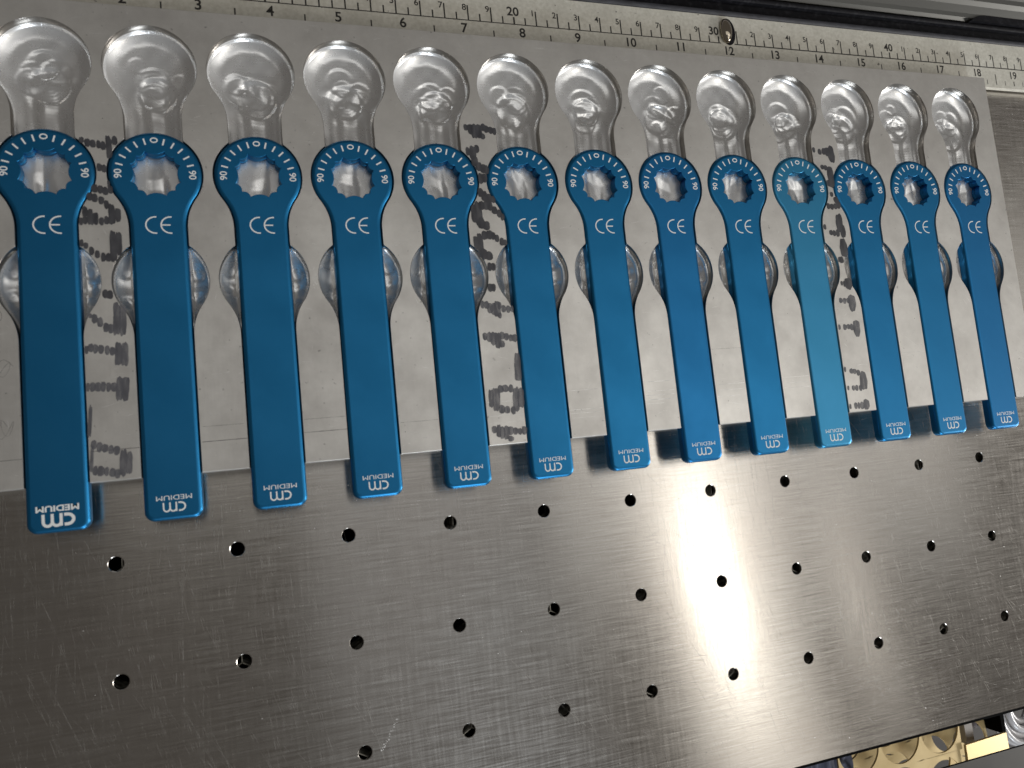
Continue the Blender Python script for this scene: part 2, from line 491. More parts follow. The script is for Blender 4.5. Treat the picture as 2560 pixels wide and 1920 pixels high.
# pockets
outl = np.array([(w, y) for w, y in zip(ws, ys)] + [(-w, y) for w, y in zip(ws, ys)])
dense = []
for s_ in (1, -1):
    for k in range(len(ys) - 1):
        for t in (0, .5): dense.append((s_ * (ws[k] * (1 - t) + ws[k + 1] * t), ys[k] * (1 - t) + ys[k + 1] * t))
dense = np.array(dense)
NU = 61
u = np.linspace(-1, 1, NU); u = np.sign(u) * (1 - (1 - np.abs(u)) ** 1.35)
GX = ws[:, None] * u[None, :]; GY = np.repeat(ys[:, None], NU, 1)
flat = np.stack([GX.ravel(), GY.ravel()], 1)
D = np.empty(len(flat))
for a in range(0, len(flat), 2000):
    q = flat[a:a + 2000]
    D[a:a + 2000] = np.sqrt(((q[:, None, :] - dense[None]) ** 2).sum(2)).min(1)
D = D.reshape(GX.shape)
D[:, 0] = 0; D[:, -1] = 0
def sst(x, a, b_):
    t = np.clip((x - a) / (b_ - a), 0, 1); return t * t * (3 - 2 * t)
def pocket_height(seed):
    r = np.random.default_rng(seed)
    up = sst(GY, 139.8, 141.6)
    low = sst(ws[:, None] * np.ones_like(GX), PW + .1, PW + 1.2) * (GY < 108) * sst(np.abs(GX), 8.95, 9.4)
    sculpt = np.maximum(up, low)
    rf = .3 + sculpt * .5
    zf = 7.95 - sculpt * (1.9 + .25 * r.random()) + sculpt * 2.0 * np.clip(1 - D / (4.6 + .5 * r.random()), 0, 1) ** 1.8
    dd = np.clip(D, 0, rf)
    z = zf + rf - np.sqrt(np.maximum(rf * rf - (rf - dd) ** 2, 0))
    def circ(cx_, cy_, R, depth, wd=.45): return -depth * (1 - sst(np.hypot(GX - cx_, GY - cy_), R - wd, R + wd))
    inner = sst(D, 1.5, 4.2)
    # upper bulb: overlapping plunge cuts and a stepped centre
    c0x, c0y, R0 = .6 + r.normal(0, .9), YC3 - 6.6 + r.normal(0, .8), 6.6 + r.normal(0, .6)
    z += up * (circ(c0x, c0y, R0, .6, .7) + circ(-1.2 + r.normal(0, 1.8), c0y + 4.5 + r.normal(0, 1.8), 4.0 + 2.5 * r.random(), .3, .5)) * inner
    for q in range(5):      # overlapping cutter arcs with crisp steps
        ax, ay = c0x + r.normal(0, 3.2), c0y + 2.5 + r.normal(0, 3.8)
        z += up * inner * circ(ax, ay, r.uniform(2.6, 5.2), r.uniform(.10, .26), .16)
    rr = np.hypot(GX - c0x, GY - c0y)
    ins = 1 - sst(rr, R0 - .5, R0)
    z += up * ins * .028 * np.sin(2 * np.pi * rr / (.95 + .3 * r.random()))
    for q in range(4):
        aa = r.uniform(0, math.pi); off = r.normal(0, 2.4)
        ln = np.abs((GX - c0x) * math.cos(aa) + (GY - c0y - 2.5) * math.sin(aa) + off)
        z += up * inner * .12 * np.clip(ln, 0, 3.2) * (1 - sst(rr, R0 * .8, R0 + 3.5)) * (1 if q % 2 else -.6)
    z += up * (1 - sst(GY, 156, 164)) * (.42 * np.cos(2 * np.pi * (GX + .5) / (6.6 + r.random())) * sst(D, .8, 3.0))
    z += up * .06 * np.exp(-((rr - R0 - 2.2) / 1.1) ** 2) * inner
    z += up * .05 * np.sin(GX * .9 + r.random() * 6) * np.sin(GY * .7 + r.random() * 6) * inner
    # under the ring hole: shallow facets
    mid = (1 - sst(np.hypot(GX, GY - YR), 9.3, 10.3))
    a1, a2 = r.uniform(-.5, .5), r.uniform(.2, 1.2)
    f = np.abs(GX * math.cos(a1) + (GY - YR) * math.sin(a1) + r.normal(0, 1)) * .20 \
        + np.maximum(0, (GX - 3.2 - .25 * (GY - YR))) * .35 + np.maximum(0, (-GX - 4.0 - .3 * (GY - YR))) * .4 \
        + .10 * np.sin(GX * 1.5 + a2 * 5) + .13 * np.abs(np.mod(GX + GY * r.uniform(-.35, .35) + r.uniform(0, 6), 7.0) - 3.5) + .10 * np.clip(GY - YR - r.normal(0, 2) - GX * r.uniform(-.8, .8), 0, 4)
    z += mid * (np.clip(f, 0, 1.15) - 1.17)
    # lower bulb: one or two dents on each side
    for s2 in (-1, 1):
        z += low * circ(s2 * (12.0 + r.normal(0, .3)), YC1 - 5 + r.normal(0, 1.5), 2.2, .5, 1.0)
        z += low * circ(s2 * 11.3, YC1 + 4 + r.normal(0, 1), 1.9, .4, 1.0)
    z += low * .12 * np.sin(GY * .8 + r.random() * 6)
    # chatter
    z += sculpt * .008 * np.sin(GY * 2 * np.pi / 1.3) * inner
    return np.minimum(z, TOP - .5)
NR = len(ys)
pf = [(r_ * NU + c_, r_ * NU + c_ + 1, (r_ + 1) * NU + c_ + 1, (r_ + 1) * NU + c_) for r_ in range(NR - 1) for c_ in range(NU - 1)]
base = NR * NU
wall_f = []
for r_ in range(NR - 1):
    # separate wall strips: bottom, top-of-wall, chamfer top  (left then right)
    for side in (0, 1):
        b0 = base + side * 3 * NR
        a0, a1 = b0 + r_, b0 + r_ + 1
        t0, t1 = b0 + NR + r_, b0 + NR + r_ + 1
        k0, k1 = b0 + 2 * NR + r_, b0 + 2 * NR + r_ + 1
        if side == 0: wall_f += [(a0, a1, t1, t0), (t0, t1, k1, k0)]
        else: wall_f += [(a1, a0, t0, t1), (t1, t0, k0, k1)]
for k, c_ in enumerate(ext):
    Z = pocket_height(100 + k)
    v = np.stack([GX + c_, GY, Z], 2).reshape(-1, 3)
    w = []
    for s_, col in ((-1, 0), (1, NU - 1)):
        w.append(np.stack([c_ + s_ * ws, ys, Z[:, col]], 1))
        w.append(np.stack([c_ + s_ * ws, ys, np.full(NR, TOP - CH)], 1))
        w.append(np.stack([c_ + s_ * (ws + CH), ys, np.full(NR, TOP)], 1))
    v = np.concatenate([v] + w) - np.array(OFF)
    # walls get the aluminium with shade painted in, and hard edges at the rim
    po = obj('pocket', v[:base], pf, MILL, plate, smooth=True)
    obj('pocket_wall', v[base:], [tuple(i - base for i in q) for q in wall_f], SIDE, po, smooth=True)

# laser-burnt dab lettering on the plate
AB = [(-2.44,141.7,0.7,1.11,2),(-0.73,140.84,0.83,1.49,2),(0.91,140.49,0.83,1.42,2),(2.65,140.3,0.64,1.49,2),(3.98,139.9,0.77,1.57,2),(5.73,139.48,0.84,3.93,2),(7.55,141.79,0.84,1.69,2),(2.58,132.3,0.77,1.41,2),(3.91,131.86,0.77,1.41,2),(0.82,124.88,0.89,1.47,1),(2.58,124.55,0.83,1.47,1),(4.06,124.02,0.77,1.48,1),(5.58,124.42,0.71,1.33,1),(5.12,126.44,0.38,1.3,1),(-0.78,122.11,0.88,1.46,1),(0.69,121.58,0.89,1.54,1),(2.65,120.8,0.8,1.4,1),(4.18,119.35,0.7,1.54,1),(5.64,115.95,0.96,3.49,0),(7.55,115.7,0.77,2.39,0),(2.45,113.55,0.7,1.39,0),(3.95,113.85,0.7,1.46,0),(-2.34,116.8,0.78,1.89,0),(-0.84,114.99,0.82,2.73,0),(0.71,114.45,0.76,2.11,0),(-3.62,113.52,0.62,1.3,0),(-2.36,113.89,0.69,1.45,0),(-3.75,106.12,0.56,1.26,0),(-2.54,105.21,0.69,1.08,0),(-0.89,103.4,0.72,1.51,0),(0.79,102.23,0.69,1.37,-1),(2.54,101.2,0.69,1.59,-1),(3.99,101.11,0.7,1.52,-1),(5.64,104.8,0.96,5.28,0),(7.44,105.88,0.77,4.01,0),(2.5,88.79,0.75,1.5,-2),(3.93,88.46,0.88,1.5,-2),(-2.17,81.58,0.5,0.83,-2),(-0.95,80.59,0.83,1.59,-2),(0.63,79.32,0.8,1.67,-2),(2.39,77.51,0.87,1.59,-2),(3.81,77.07,0.87,1.59,-2),(5.63,80.35,1.01,5.41,-2),(7.41,79.9,0.95,5.27,-2),(-3.67,70.36,0.52,1.34,-3),(-2.43,70.93,0.79,1.42,-3),(-1.06,70.57,0.73,1.57,-3),(0.56,70.34,0.8,1.5,-3),(2.34,69.95,0.67,1.58,-3),(3.89,69.53,0.8,1.43,-3),(5.63,68.57,1.01,3.77,-3),(7.47,68.29,1.01,3.89,-3),(-3.76,58.08,0.46,1.4,-4),(-2.39,58.06,0.79,1.55,-4),(-0.88,57.96,0.92,1.56,-4),(0.71,57.97,0.66,1.64,-4),(2.23,57.76,0.66,1.56,-4),(3.75,57.66,0.86,1.57,-4),(5.46,56.99,0.93,3.92,-4),(7.2,56.88,1.01,3.93,-4),(-3.62,46.82,0.52,5.12,-5),(-2.81,39.35,0.78,1.46,-5),(-1.21,38.48,0.78,1.68,-5),(0.41,37.97,0.85,1.39,-5),(2.12,37.33,0.72,1.46,-5),(3.76,36.93,0.86,1.54,-5),(5.47,32.8,0.93,4.32,-5),(7.29,32.55,0.8,3.59,-5),(-3.55,34.75,0.45,4.17,-5),(-2.72,30.97,0.65,1.59,-6),(-1.11,30.7,0.97,1.67,-6),(0.52,30.43,0.65,1.45,-6),(2.24,29.89,0.85,1.45,-6),(3.67,29.42,0.85,1.53,-6)]

CD = [(131.96,152.17,0.8,1.34,3),(133.66,151.49,0.98,2.15,3),(135.35,150.67,1.16,2.91,2),(137.13,150.75,1.25,2.91,2),(139.08,152.4,0.99,1.57,3),(140.36,151.79,0.99,1.58,3),(142.12,151.42,0.9,1.53,3),(143.57,151.03,0.82,1.54,2),(137.24,149.64,0.89,1.79,2),(138.71,148.72,0.81,1.26,2),(131.88,142.33,0.79,1.77,2),(133.8,141.74,1.24,2.88,2),(135.65,143.44,0.89,1.69,2),(134.36,138.44,1.24,2.21,2),(135.69,136.27,1.24,1.86,2),(137.38,135.43,1.25,1.86,2),(138.81,135.03,0.89,1.86,2),(136.1,131.43,0.97,2.21,1),(137.67,131.69,0.98,1.86,1),(135.39,125.71,1.06,1.84,1),(136.92,124.2,1.24,2.11,1),(138.6,123.35,1.24,1.85,1),(140.25,122.93,0.89,1.41,1),(132.04,117.16,1.05,3.69,0),(133.8,117.17,1.32,4.79,0),(134.53,113.48,1.32,2.39,0),(136.4,112.4,1.41,1.83,0),(135.22,120.46,1.15,1.75,1),(137.21,120.48,1.24,1.84,1),(138.74,120.28,0.98,1.97,1),(140.43,118.54,1.07,1.58,1),(142.21,117.24,0.89,1.67,0),(143.41,115.93,0.72,1.49,0),(131.63,105.49,0.87,2.67,0),(133.27,104.4,1.13,4.74,0),(134.59,100.94,1.14,2.15,-1),(136.49,100.28,1.23,1.81,-1),(135.34,108.5,1.14,1.82,0),(137.35,108.71,1.23,1.82,0),(138.85,108.27,0.88,1.56,0),(140.21,107.27,0.89,1.48,0),(142.15,105.87,0.89,1.65,0),(143.46,105.65,0.71,1.22,0),(136.06,95.98,0.79,1.72,-1),(137.5,95.96,0.97,1.55,-1),(135.53,87.78,0.92,1.63,-1),(136.78,87.75,0.92,1.55,-1),(131.75,81.25,0.74,1.54,-2),(133.38,81.0,0.99,1.54,-2),(134.71,79.74,1.16,2.02,-2),(136.12,79.29,1.17,2.43,-2),(137.58,79.24,1.17,3.04,-2),(138.57,80.63,0.75,1.46,-2),(140.12,79.36,0.92,1.47,-2),(141.99,79.1,0.84,1.47,-2),(143.48,79.13,0.59,1.31,-2),(138.3,76.77,0.75,1.14,-2),(131.54,68.87,0.82,1.52,-3),(133.28,68.48,1.07,2.0,-3),(134.95,67.8,1.16,2.61,-3),(136.55,67.12,1.16,3.01,-3),(138.4,68.86,1.0,1.53,-2),(140.03,68.38,1.0,1.45,-3),(141.87,67.81,0.84,1.37,-3),(143.42,67.7,0.93,1.54,-3),(138.07,65.64,1.0,1.45,-3),(143.39,56.28,1.18,5.41,-3),(131.6,45.05,0.9,3.34,-4),(133.61,44.51,1.31,4.32,-4),(135.65,48.34,1.07,1.5,-4),(137.53,48.42,1.24,1.43,-4),(139.81,48.27,0.91,1.59,-4),(141.45,43.96,1.17,4.56,-4),(143.39,44.43,1.17,3.77,-4),(135.48,40.62,1.15,1.65,-4),(137.51,40.27,1.07,1.42,-4),(139.97,39.89,0.91,1.58,-4),(131.63,33.24,0.89,1.4,-5),(133.32,32.51,0.81,2.34,-5),(134.77,31.8,0.98,2.34,-5),(136.41,31.67,0.98,2.54,-5),(138.13,32.31,1.07,1.64,-5),(139.97,31.96,0.91,1.41,-5),(141.69,31.7,0.83,1.26,-5),(143.52,31.95,1.0,1.65,-5),(137.81,29.26,1.07,1.09,-5)]

E = [(297.5,148.82,0.76,1.3,2),(300.67,147.96,0.96,1.47,2),(302.91,148.2,0.96,1.64,2),(304.8,148.1,1.35,2.13,2),(307.0,146.96,1.74,4.1,2),(300.95,140.68,0.96,1.14,2),(302.79,140.32,0.96,1.3,2),(304.76,139.57,1.35,1.47,2),(304.9,135.93,1.54,4.88,1),(303.16,133.06,0.96,1.62,1),(303.94,127.68,0.86,1.21,1),(306.06,125.05,1.34,1.61,1),(301.25,122.02,0.95,1.44,1),(303.11,121.8,0.95,1.45,1),(305.06,122.06,0.96,1.45,1),(306.89,122.65,1.15,1.77,1),(297.47,112.2,0.75,1.27,0),(300.51,109.58,0.95,1.27,0),(302.35,109.26,0.85,1.43,0),(304.25,109.26,0.95,1.75,0),(306.01,113.82,1.72,4.4,0),(307.29,110.22,1.34,3.2,0),(306.36,102.25,1.91,4.37,0),(303.03,96.9,0.76,1.26,-1),(304.14,96.72,1.14,1.58,-1),(302.32,85.88,0.57,1.09,-1),(303.87,85.54,0.76,1.41,-1),(305.98,85.65,1.9,2.74,-1),(300.45,77.96,0.94,1.24,-2),(302.49,77.74,0.94,1.4,-2),(304.59,77.83,0.94,1.25,-2),(306.56,76.6,1.89,3.9,-2),(297.56,65.8,0.65,1.23,-2),(300.54,65.68,0.93,1.38,-2),(302.46,65.83,0.94,1.23,-2),(304.29,65.53,0.94,1.54,-2),(307.02,64.87,1.7,3.86,-2),(297.26,46.62,0.55,1.21,-3),(300.55,45.67,0.93,1.21,-3),(302.39,45.41,0.93,1.21,-3),(304.33,44.68,0.93,1.37,-3),(306.49,40.94,1.88,4.17,-4),(297.54,38.23,0.55,1.05,-4),(300.41,38.04,0.83,1.2,-4),(302.17,37.93,0.84,1.36,-4),(304.31,37.79,0.84,1.36,-4),(297.27,29.91,0.55,1.19,-4),(300.28,30.07,0.83,1.5,-4),(301.96,30.03,0.65,1.5,-4),(303.82,29.89,1.12,1.65,-4),(306.25,30.25,1.49,2.41,-4)]

def dab_obj(dabs, seed, ink):
    r = random.Random(seed); mb = MB()
    for i, (x, y, rx, ry, deg) in enumerate(dabs):
        n = max(14, int(ry * 8)); a0 = math.radians(deg)
        pts = []; rx = rx * 1.12
        ph = [r.uniform(0, 6.28) for _ in range(3)]
        for q in range(n):
            a = 2 * math.pi * q / n
            # rounded bar: superellipse
            ca, sa = math.cos(a), math.sin(a)
            ex = 2.6 if ry < 2.2 * rx else 4.5
            rad = (abs(ca) ** ex + abs(sa) ** ex) ** (-1 / ex)
            j = 1 + .05 * math.sin(3 * a + ph[0]) + .04 * math.sin(7 * a + ph[1]) + r.uniform(-.03, .03)
            px, py = rx * rad * ca * j, ry * rad * sa * j
            pts.append((x + px * math.cos(a0) - py * math.sin(a0) - OFF[0], y + px * math.sin(a0) + py * math.cos(a0) - OFF[1], TOP + .008 + .003 * i))
        mb.add(pts, [tuple(range(n))])
    o = mb.obj('burnt_lettering', ink, plate); o['kind'] = 'stuff'; return o
for i, d_ in enumerate((AB, CD, E)):
    dab_obj([q for q in d_ if q[1] >= 84], i, INK)
    dab_obj([q for q in d_ if q[1] < 84], i + 5, INK2)

# scratches on the plate
def on_land(pts):
    for x, y in pts:
        if y < YB + .3 or y > PT - .3 or x > PRt - .3: return False
        for c_ in ext:
            if abs(x - c_) < halfw(y) + .25: return False
    return True
pm = MB(); n_s = 0; tries = 0
while n_s < 420 and tries < 20000:
    tries += 1
    x, y = random.uniform(-30, 408), random.uniform(28, 190)
    t = random.random()
    if x > 395 or (x > 330 and t < .3): ang = math.radians(random.gauss(-38, 6)); L = random.uniform(3, 14)
    elif t < .5: ang = math.radians(random.gauss(4, 12)); L = random.uniform(1, 8)
    else: ang = random.uniform(0, math.pi); L = random.uniform(.6, 4)
    p = arc_pts(x, y, ang, L, random.gauss(0, .02), 6)
    if not on_land(p): continue
    w = random.uniform(.04, .10)
    pm.ribbon([(a - OFF[0], b_ - OFF[1]) for a, b_ in p], [w * .5, w, w, w, w * .7, w * .2], TOP + .003 + .00001 * n_s); n_s += 1
# long clamp scores across the lower edge
for (xa, xb, y, w) in ((128, 146, 43.6, .12), (128, 146, 38.2, .10), (128, 146, 35.6, .08), (160, 178, 45.8, .14), (161, 179, 38.2, .12), (161, 179, 36.8, .1), (160, 178, 35, .08),
                       (194, 212, 47.2, .18), (195, 212, 43.3, .14), (195, 212, 41.6, .18), (195, 212, 39.8, .26), (196, 205, 38.2, .12), (228, 246, 44, .14), (229, 246, 41.6, .16), (229, 241, 39, .1),
                       (262, 279, 45, .1), (263, 279, 42.5, .12), (262, 279, 40.4, .09), (328, 346, 52.5, .1), (329, 338, 51.2, .1)):
    p = [(xa + (xb - xa) * t / 9, y + .02 * math.sin(t)) for t in range(10)]
    p = [q for q in p if on_land([q])]
    if len(p) > 2: pm.ribbon([(a - OFF[0], b_ - OFF[1]) for a, b_ in p], w, TOP + .0092)
for k in range(60):
    x, y = random.gauss(71.3, 1.1), random.gauss(92.2, 2.0)
    if not on_land([(x, y)]): continue
    p = arc_pts(x - OFF[0], y - OFF[1], random.uniform(0, 6.28), random.uniform(.3, .9), random.uniform(-4, 4), 5)
    pm.ribbon(p, [.05, .12, .14, .1, .04], TOP + .0094 + .00001 * k)
for k in range(140):
    x, y = random.gauss(72, 7), random.gauss(160, 14)
    if on_land([(x, y)]):
        r = random.uniform(.05, .16)
        pm.add([(x - OFF[0] + r * math.cos(a), y - OFF[1] + r * math.sin(a), TOP + .0096) for a in np.linspace(0, 2 * math.pi, 7)[:-1]], [tuple(range(6))])
o = pm.obj('scratch', SCR2, plate); o['kind'] = 'stuff'
pd = MB()
for (xa, xb, y, w) in ((-29, -23, 36.5, .16), (-4, 10.5, 37.2, .2), (29.5, 44.2, 37.4, .22), (62.6, 77.5, 37.8, .24), (30, 43, 42.5, .1), (63, 77, 42.4, .1), (96.5, 110.5, 38.6, .1), (230, 246, 59, .08)):
    pd.ribbon([(xa - OFF[0], y - OFF[1]), ((xa + xb) / 2 - OFF[0], y - OFF[1] + .05), (xb - OFF[0], y - OFF[1] + .1)], w, TOP + .0095)
for k in range(420):
    x, y = random.uniform(-30, 408), random.uniform(28, 190)
    if not on_land([(x, y)]): continue
    r = random.uniform(.05, .2)
    pd.add([(x - OFF[0] + r * math.cos(a) * random.uniform(.5, 1.4), y - OFF[1] + r * math.sin(a) * random.uniform(.5, 1.4), TOP + .0095) for a in np.linspace(0, 2 * math.pi, 7)[:-1]], [tuple(range(6))])
# faint pencil scrawl at the left edge
for k in range(3):
    cy_ = (84, 66, 47)[k]
    p = [(-27.2 + 2.3 * math.cos(t * .5 + k) - .18 * t + (1.5 if k else 0), cy_ + 2.6 * math.sin(t * (.5 + .2 * k)) - .1 * t) for t in range(15)]
    p = [q for q in p if on_land([q])]
    if len(p) > 2: pd.ribbon([(a - OFF[0], b_ - OFF[1]) for a, b_ in p], .1, TOP + .0098)
o = pd.obj('pencil_line_and_pit', SCRD, plate); o['kind'] = 'stuff'

# ------------------------------------------------------------------ blue tools
HR, HW, HYB, HB, HT = 14.95, 8.95, 12.8, 8.0, 12.25
def handle_outline():
    right = []
    rc = 3.2
    for k in range(9):
        a = -math.pi / 2 + math.pi / 2 * k / 8
        right.append((HW - rc + rc * math.cos(a), HYB + rc + rc * math.sin(a)))
    yend = YR - 19
    for y in (40, 60, 80, 100): right.append((HW, y))
    for y in np.linspace(yend, YR - 8.8, 16): right.append((prof(y - YR, HR, HW), y))
    a0 = math.asin(-8.8 / HR)
    for a in np.linspace(a0, math.pi / 2, 44)[1:]: right.append((HR * math.cos(a), YR + HR * math.sin(a)))
    return right + [(-x, y) for x, y in reversed(right[:-1])]
def offset_in(poly, d):
    n = len(poly); out = []
    for i in range(n):
        a = Vector(poly[i - 1]); p = Vector(poly[i]); b_ = Vector(poly[(i + 1) % n])
        t1 = (p - a).normalized(); t2 = (b_ - p).normalized()
        n1 = Vector((-t1.y, t1.x)); n2 = Vector((-t2.y, t2.x))
        nn = (n1 + n2); nn.normalize()
        out.append((p.x + nn.x * d, p.y + nn.y * d))
    return out
OUT = handle_outline()
cusps = []
for q in range(4):
    for a in (21.5, 45, 68.5): cusps.append(q * 90 + a)
hole = []
for i in range(12):
    a0 = math.radians(cusps[i]); a1 = math.radians(cusps[(i + 1) % 12] + (360 if i == 11 else 0))
    wide = (a1 - a0) > math.radians(30)
    pa = Vector((8.35 * math.cos(a0), 8.35 * math.sin(a0))); pe = Vector((8.35 * math.cos(a1), 8.35 * math.sin(a1)))
    mid = (pa + pe) / 2; inw = -mid.normalized(); sag = .95 if wide else .72
    for k in range(8):
        t = k / 8
        p = pa.lerp(pe, t) + inw * sag * 4 * t * (1 - t)
        hole.append((p.x, p.y + YR))
def build_tool_body():
    mb = MB()
    rb = 1.45
    rings = [(OUT, HB + .3), (OUT, HT - rb)]
    rings[0] = (OUT, HB + .4)
    levels = [(offset_in(OUT, .4), HB), (OUT, HB + .4), (OUT, HT - rb)]
    for k in range(1, 7):
        a = math.pi / 2 * k / 6
        levels.append((offset_in(OUT, rb * (1 - math.cos(a))), HT - rb + rb * math.sin(a)))
    n = len(OUT); v = []; f = []
    for poly, z in levels: v += [(x, y, z) for x, y in poly]
    for l in range(len(levels) - 1):
        for i in range(n):
            j = (i + 1) % n
            f.append((l * n + i, l * n + j, (l + 1) * n + j, (l + 1) * n + i))
    # hole wall, outward offset = bigger
    def hoff(d): return [(x + d * x / math.hypot(x, y - YR), y + d * (y - YR) / math.hypot(x, y - YR)) for x, y in hole]
    hl = [(hoff(.16), HT), (hoff(.05), HT - .07), (hoff(0), HT - .25), (hoff(-.05), HT - 2.2), (hoff(.22), HT - 2.35), (hoff(.22), HT - 2.75), (hoff(-.05), HT - 2.9), (hoff(0), HB)]
    hb = len(v); m_ = len(hole)
    for poly, z in hl: v += [(x, y, z) for x, y in poly]
    for l in range(len(hl) - 1):
        for i in range(m_):
            j = (i + 1) % m_
            f.append((hb + l * m_ + i, hb + (l + 1) * m_ + i, hb + (l + 1) * m_ + j, hb + l * m_ + j)[::-1])
    # top face
    topi = [(len(levels) - 1) * n + i for i in range(n)]; hti = [hb + i for i in range(m_)]
    def dupe(ids):
        n0 = len(v); v.extend([v[i] for i in ids]); return list(range(n0, n0 + len(ids)))
    topi, hti = dupe(topi), dupe(hti)
    for (outer, inner, up) in ((topi, hti, True), ([i for i in range(n)], [hb + (len(hl) - 1) * m_ + i for i in range(m_)], False)):
        idx = outer + inner
        tr_ = tessellate_polygon([[Vector((v[i][0], v[i][1], 0)) for i in outer], [Vector((v[i][0], v[i][1], 0)) for i in inner]])
        for t in tr_:
            a, b_, c_ = [idx[q] for q in t]
            ar = (v[b_][0] - v[a][0]) * (v[c_][1] - v[a][1]) - (v[c_][0] - v[a][0]) * (v[b_][1] - v[a][1])
            if (ar < 0) == up: b_, c_ = c_, b_
            f.append((a, b_, c_))
    # separate top/bottom caps from the smooth sides so the flat stays flat
    return v, f, (len(levels) - 1) * n
tv, tf, _ = build_tool_body()
ZT = HT + .012
def V2(v, oy): return [(a[0], a[1] - oy, a[2]) for a in v]
def dial():
    mb = MB()
    for deg in (15, 30, 45, 60, 75, 105, 120, 135, 150, 165):
        a = math.radians(deg); c_, s_ = math.cos(a), math.sin(a)
        mb.ribbon([(10.45 * c_, YR + 10.45 * s_), (12.75 * c_, YR + 12.75 * s_)], .52, ZT)
    o = [(1.05 * math.cos(a), YR + 11.85 + .78 * math.sin(a)) for a in np.linspace(0, 2 * math.pi, 21)]
    mb.ribbon(o, .42, ZT)
    mb.add(*text_geo('90', 2.25, (-11.75, YR - .3, ZT), math.pi / 2, bold=.012, sx=1.02))
    mb.add(*text_geo('90', 2.25, (11.75, YR - .3, ZT), -math.pi / 2, bold=.012, sx=1.02))
    return mb
def ce():
    mb = MB()
    for x0 in (-4.15, .6):
        p = [(x0 + 3.3 + .35, 112.25 + 2.85)] + [(x0 + 3.3 + 3.05 * math.cos(a), 112.25 + 2.85 * math.sin(a)) for a in np.linspace(math.pi / 2, math.pi * 1.5, 17)] + [(x0 + 3.3 + .35, 112.25 - 2.85)]
        mb.ribbon(p, .46, ZT)
    mb.ribbon([(.6 + .45, 112.25), (.6 + 3.2, 112.25)], .44, ZT)
    return mb
def size_text(bold):
    mb = MB()
    if bold:
        mb.add(*text_geo('MEDIUM', 1.75, (-.15, 20.35, ZT), math.pi, bold=.03, sx=1.28))
        w, cxm, hh, base_, lw = 9.3, 0, 4.0, 18.7, .95
    else:
        mb.add(*text_geo('MEDIUM', 1.5, (0.2, 20.05, ZT), math.pi, bold=0.0, sx=1.36))
        w, cxm, hh, base_, lw = 7.2, .15, 3.1, 18.55, .52
    # cm drawn upside down: x runs from right to left, base_ is the top (baseline)
    k = w / 7.2
    X = lambda x: cxm + (w / 2 - x * k)
    r = hh / 2 - lw / 2
    yc = base_ - hh / 2
    c_pts = [(X(2.35), base_ - lw / 2)] + [(X(1.65 + 0) + 1.35 * k * math.cos(a) - 0, yc + r * math.sin(a)) for a in np.linspace(math.pi / 2, -math.pi / 2, 15)] + [(X(2.3), base_ - hh + lw / 2)]
    mb.ribbon(c_pts, lw, ZT)
    for i, x0 in enumerate((3.0, 4.95)):
        arch = [(X(x0), base_ - hh * .72 + 0)]
        n = 11
        arch = [(X(x0 + .95 - .95 * math.cos(a)), base_ - hh * .60 - hh * .33 * math.sin(a)) for a in np.linspace(.15, math.pi, n)]
        arch.append((X(x0 + 1.9), base_))
        mb.ribbon(arch, lw * .92, ZT + .003 * (i + 1))
    mb.ribbon([(X(3.0), base_), (X(3.0), base_ - hh + .1)], lw * .92, ZT)
    return mb
ordinals = [
 'blue ring tool cut by the left picture edge, with the boldest cm lettering',
 'blue anodised ring tool second from the left, first one wholly in view',
 'third blue ring tool from the left, with bare plate on both its sides',
 'fourth blue ring tool from the left, rough white patch on the plate to its left',
 'fifth blue ring tool from the left, just left of the middle column of burnt lettering',
 'sixth blue ring tool from the left, just right of the middle column of burnt lettering',
 'middle blue ring tool, seventh from either end of the row',
 'eighth blue ring tool from the left, its foot up left of the bright glare',
 'ninth blue ring tool from the left, directly left of the lighter teal one',
 'lighter teal blue ring tool, the only one of that shade, tenth from the left',
 'blue ring tool directly right of the teal one and the right hand burnt lettering',
 'second blue ring tool from the right, dark nick under its cm lettering',
 'last blue ring tool at the right end of the row, beside bare plate']
GROUP = 'blue anodised ring tools laid side by side in the jig plate'
tools = []
DIAL, CE_, ST, STB = dial(), ce(), size_text(False), size_text(True)
mats = [BLUE, BLUE, BLUE, BLUE, BLUE, BLUE, BLUE, BLUE2, BLUE, TEAL, BLUE, BLUE, BLUE2]
meshes = {}
first = None
for k in range(NT):
    r = random.Random(50 + k)
    root = empty('ring_tool', (centres[k] + r.uniform(-.04, .04), HYB, 0))
    tag(root, ordinals[k], 'tool', GROUP)
    root.rotation_euler = (0, 0, r.uniform(-.0008, .0008))
    mt = mats[k]
    if mt.name not in meshes:
        o = obj('tool_body', V2(tv, HYB), tf, mt, root)
        # smooth the sides, keep the flats flat
        me = o.data
        nz = np.empty(len(me.polygons) * 3); me.polygons.foreach_get('normal', nz); nz = nz.reshape(-1, 3)
        me.polygons.foreach_set('use_smooth', (np.abs(nz[:, 2]) < .9995).tolist())
        me.set_sharp_from_angle(angle=math.radians(32))
        meshes[mt.name] = me
    else:
        link(bpy.data.objects.new('tool_body', meshes[mt.name]), root)
    if first is None:
        d_me = obj('dial_scale', V2(DIAL.v, HYB), DIAL.f, WHITE, root).data
        c_me = obj('conformity_mark', V2(CE_.v, HYB), CE_.f, WHITE, root).data
        o = obj('size_lettering', V2(STB.v, HYB), STB.f, WHITE, root)
        o['label'] = 'bold cm MEDIUM lettering'
        s_me = None; first = root
    else:
        link(bpy.data.objects.new('dial_scale', d_me), root)
        link(bpy.data.objects.new('conformity_mark', c_me), root)
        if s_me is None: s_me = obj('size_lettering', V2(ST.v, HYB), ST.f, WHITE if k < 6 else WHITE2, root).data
        else: link(bpy.data.objects.new('size_lettering', s_me), root)

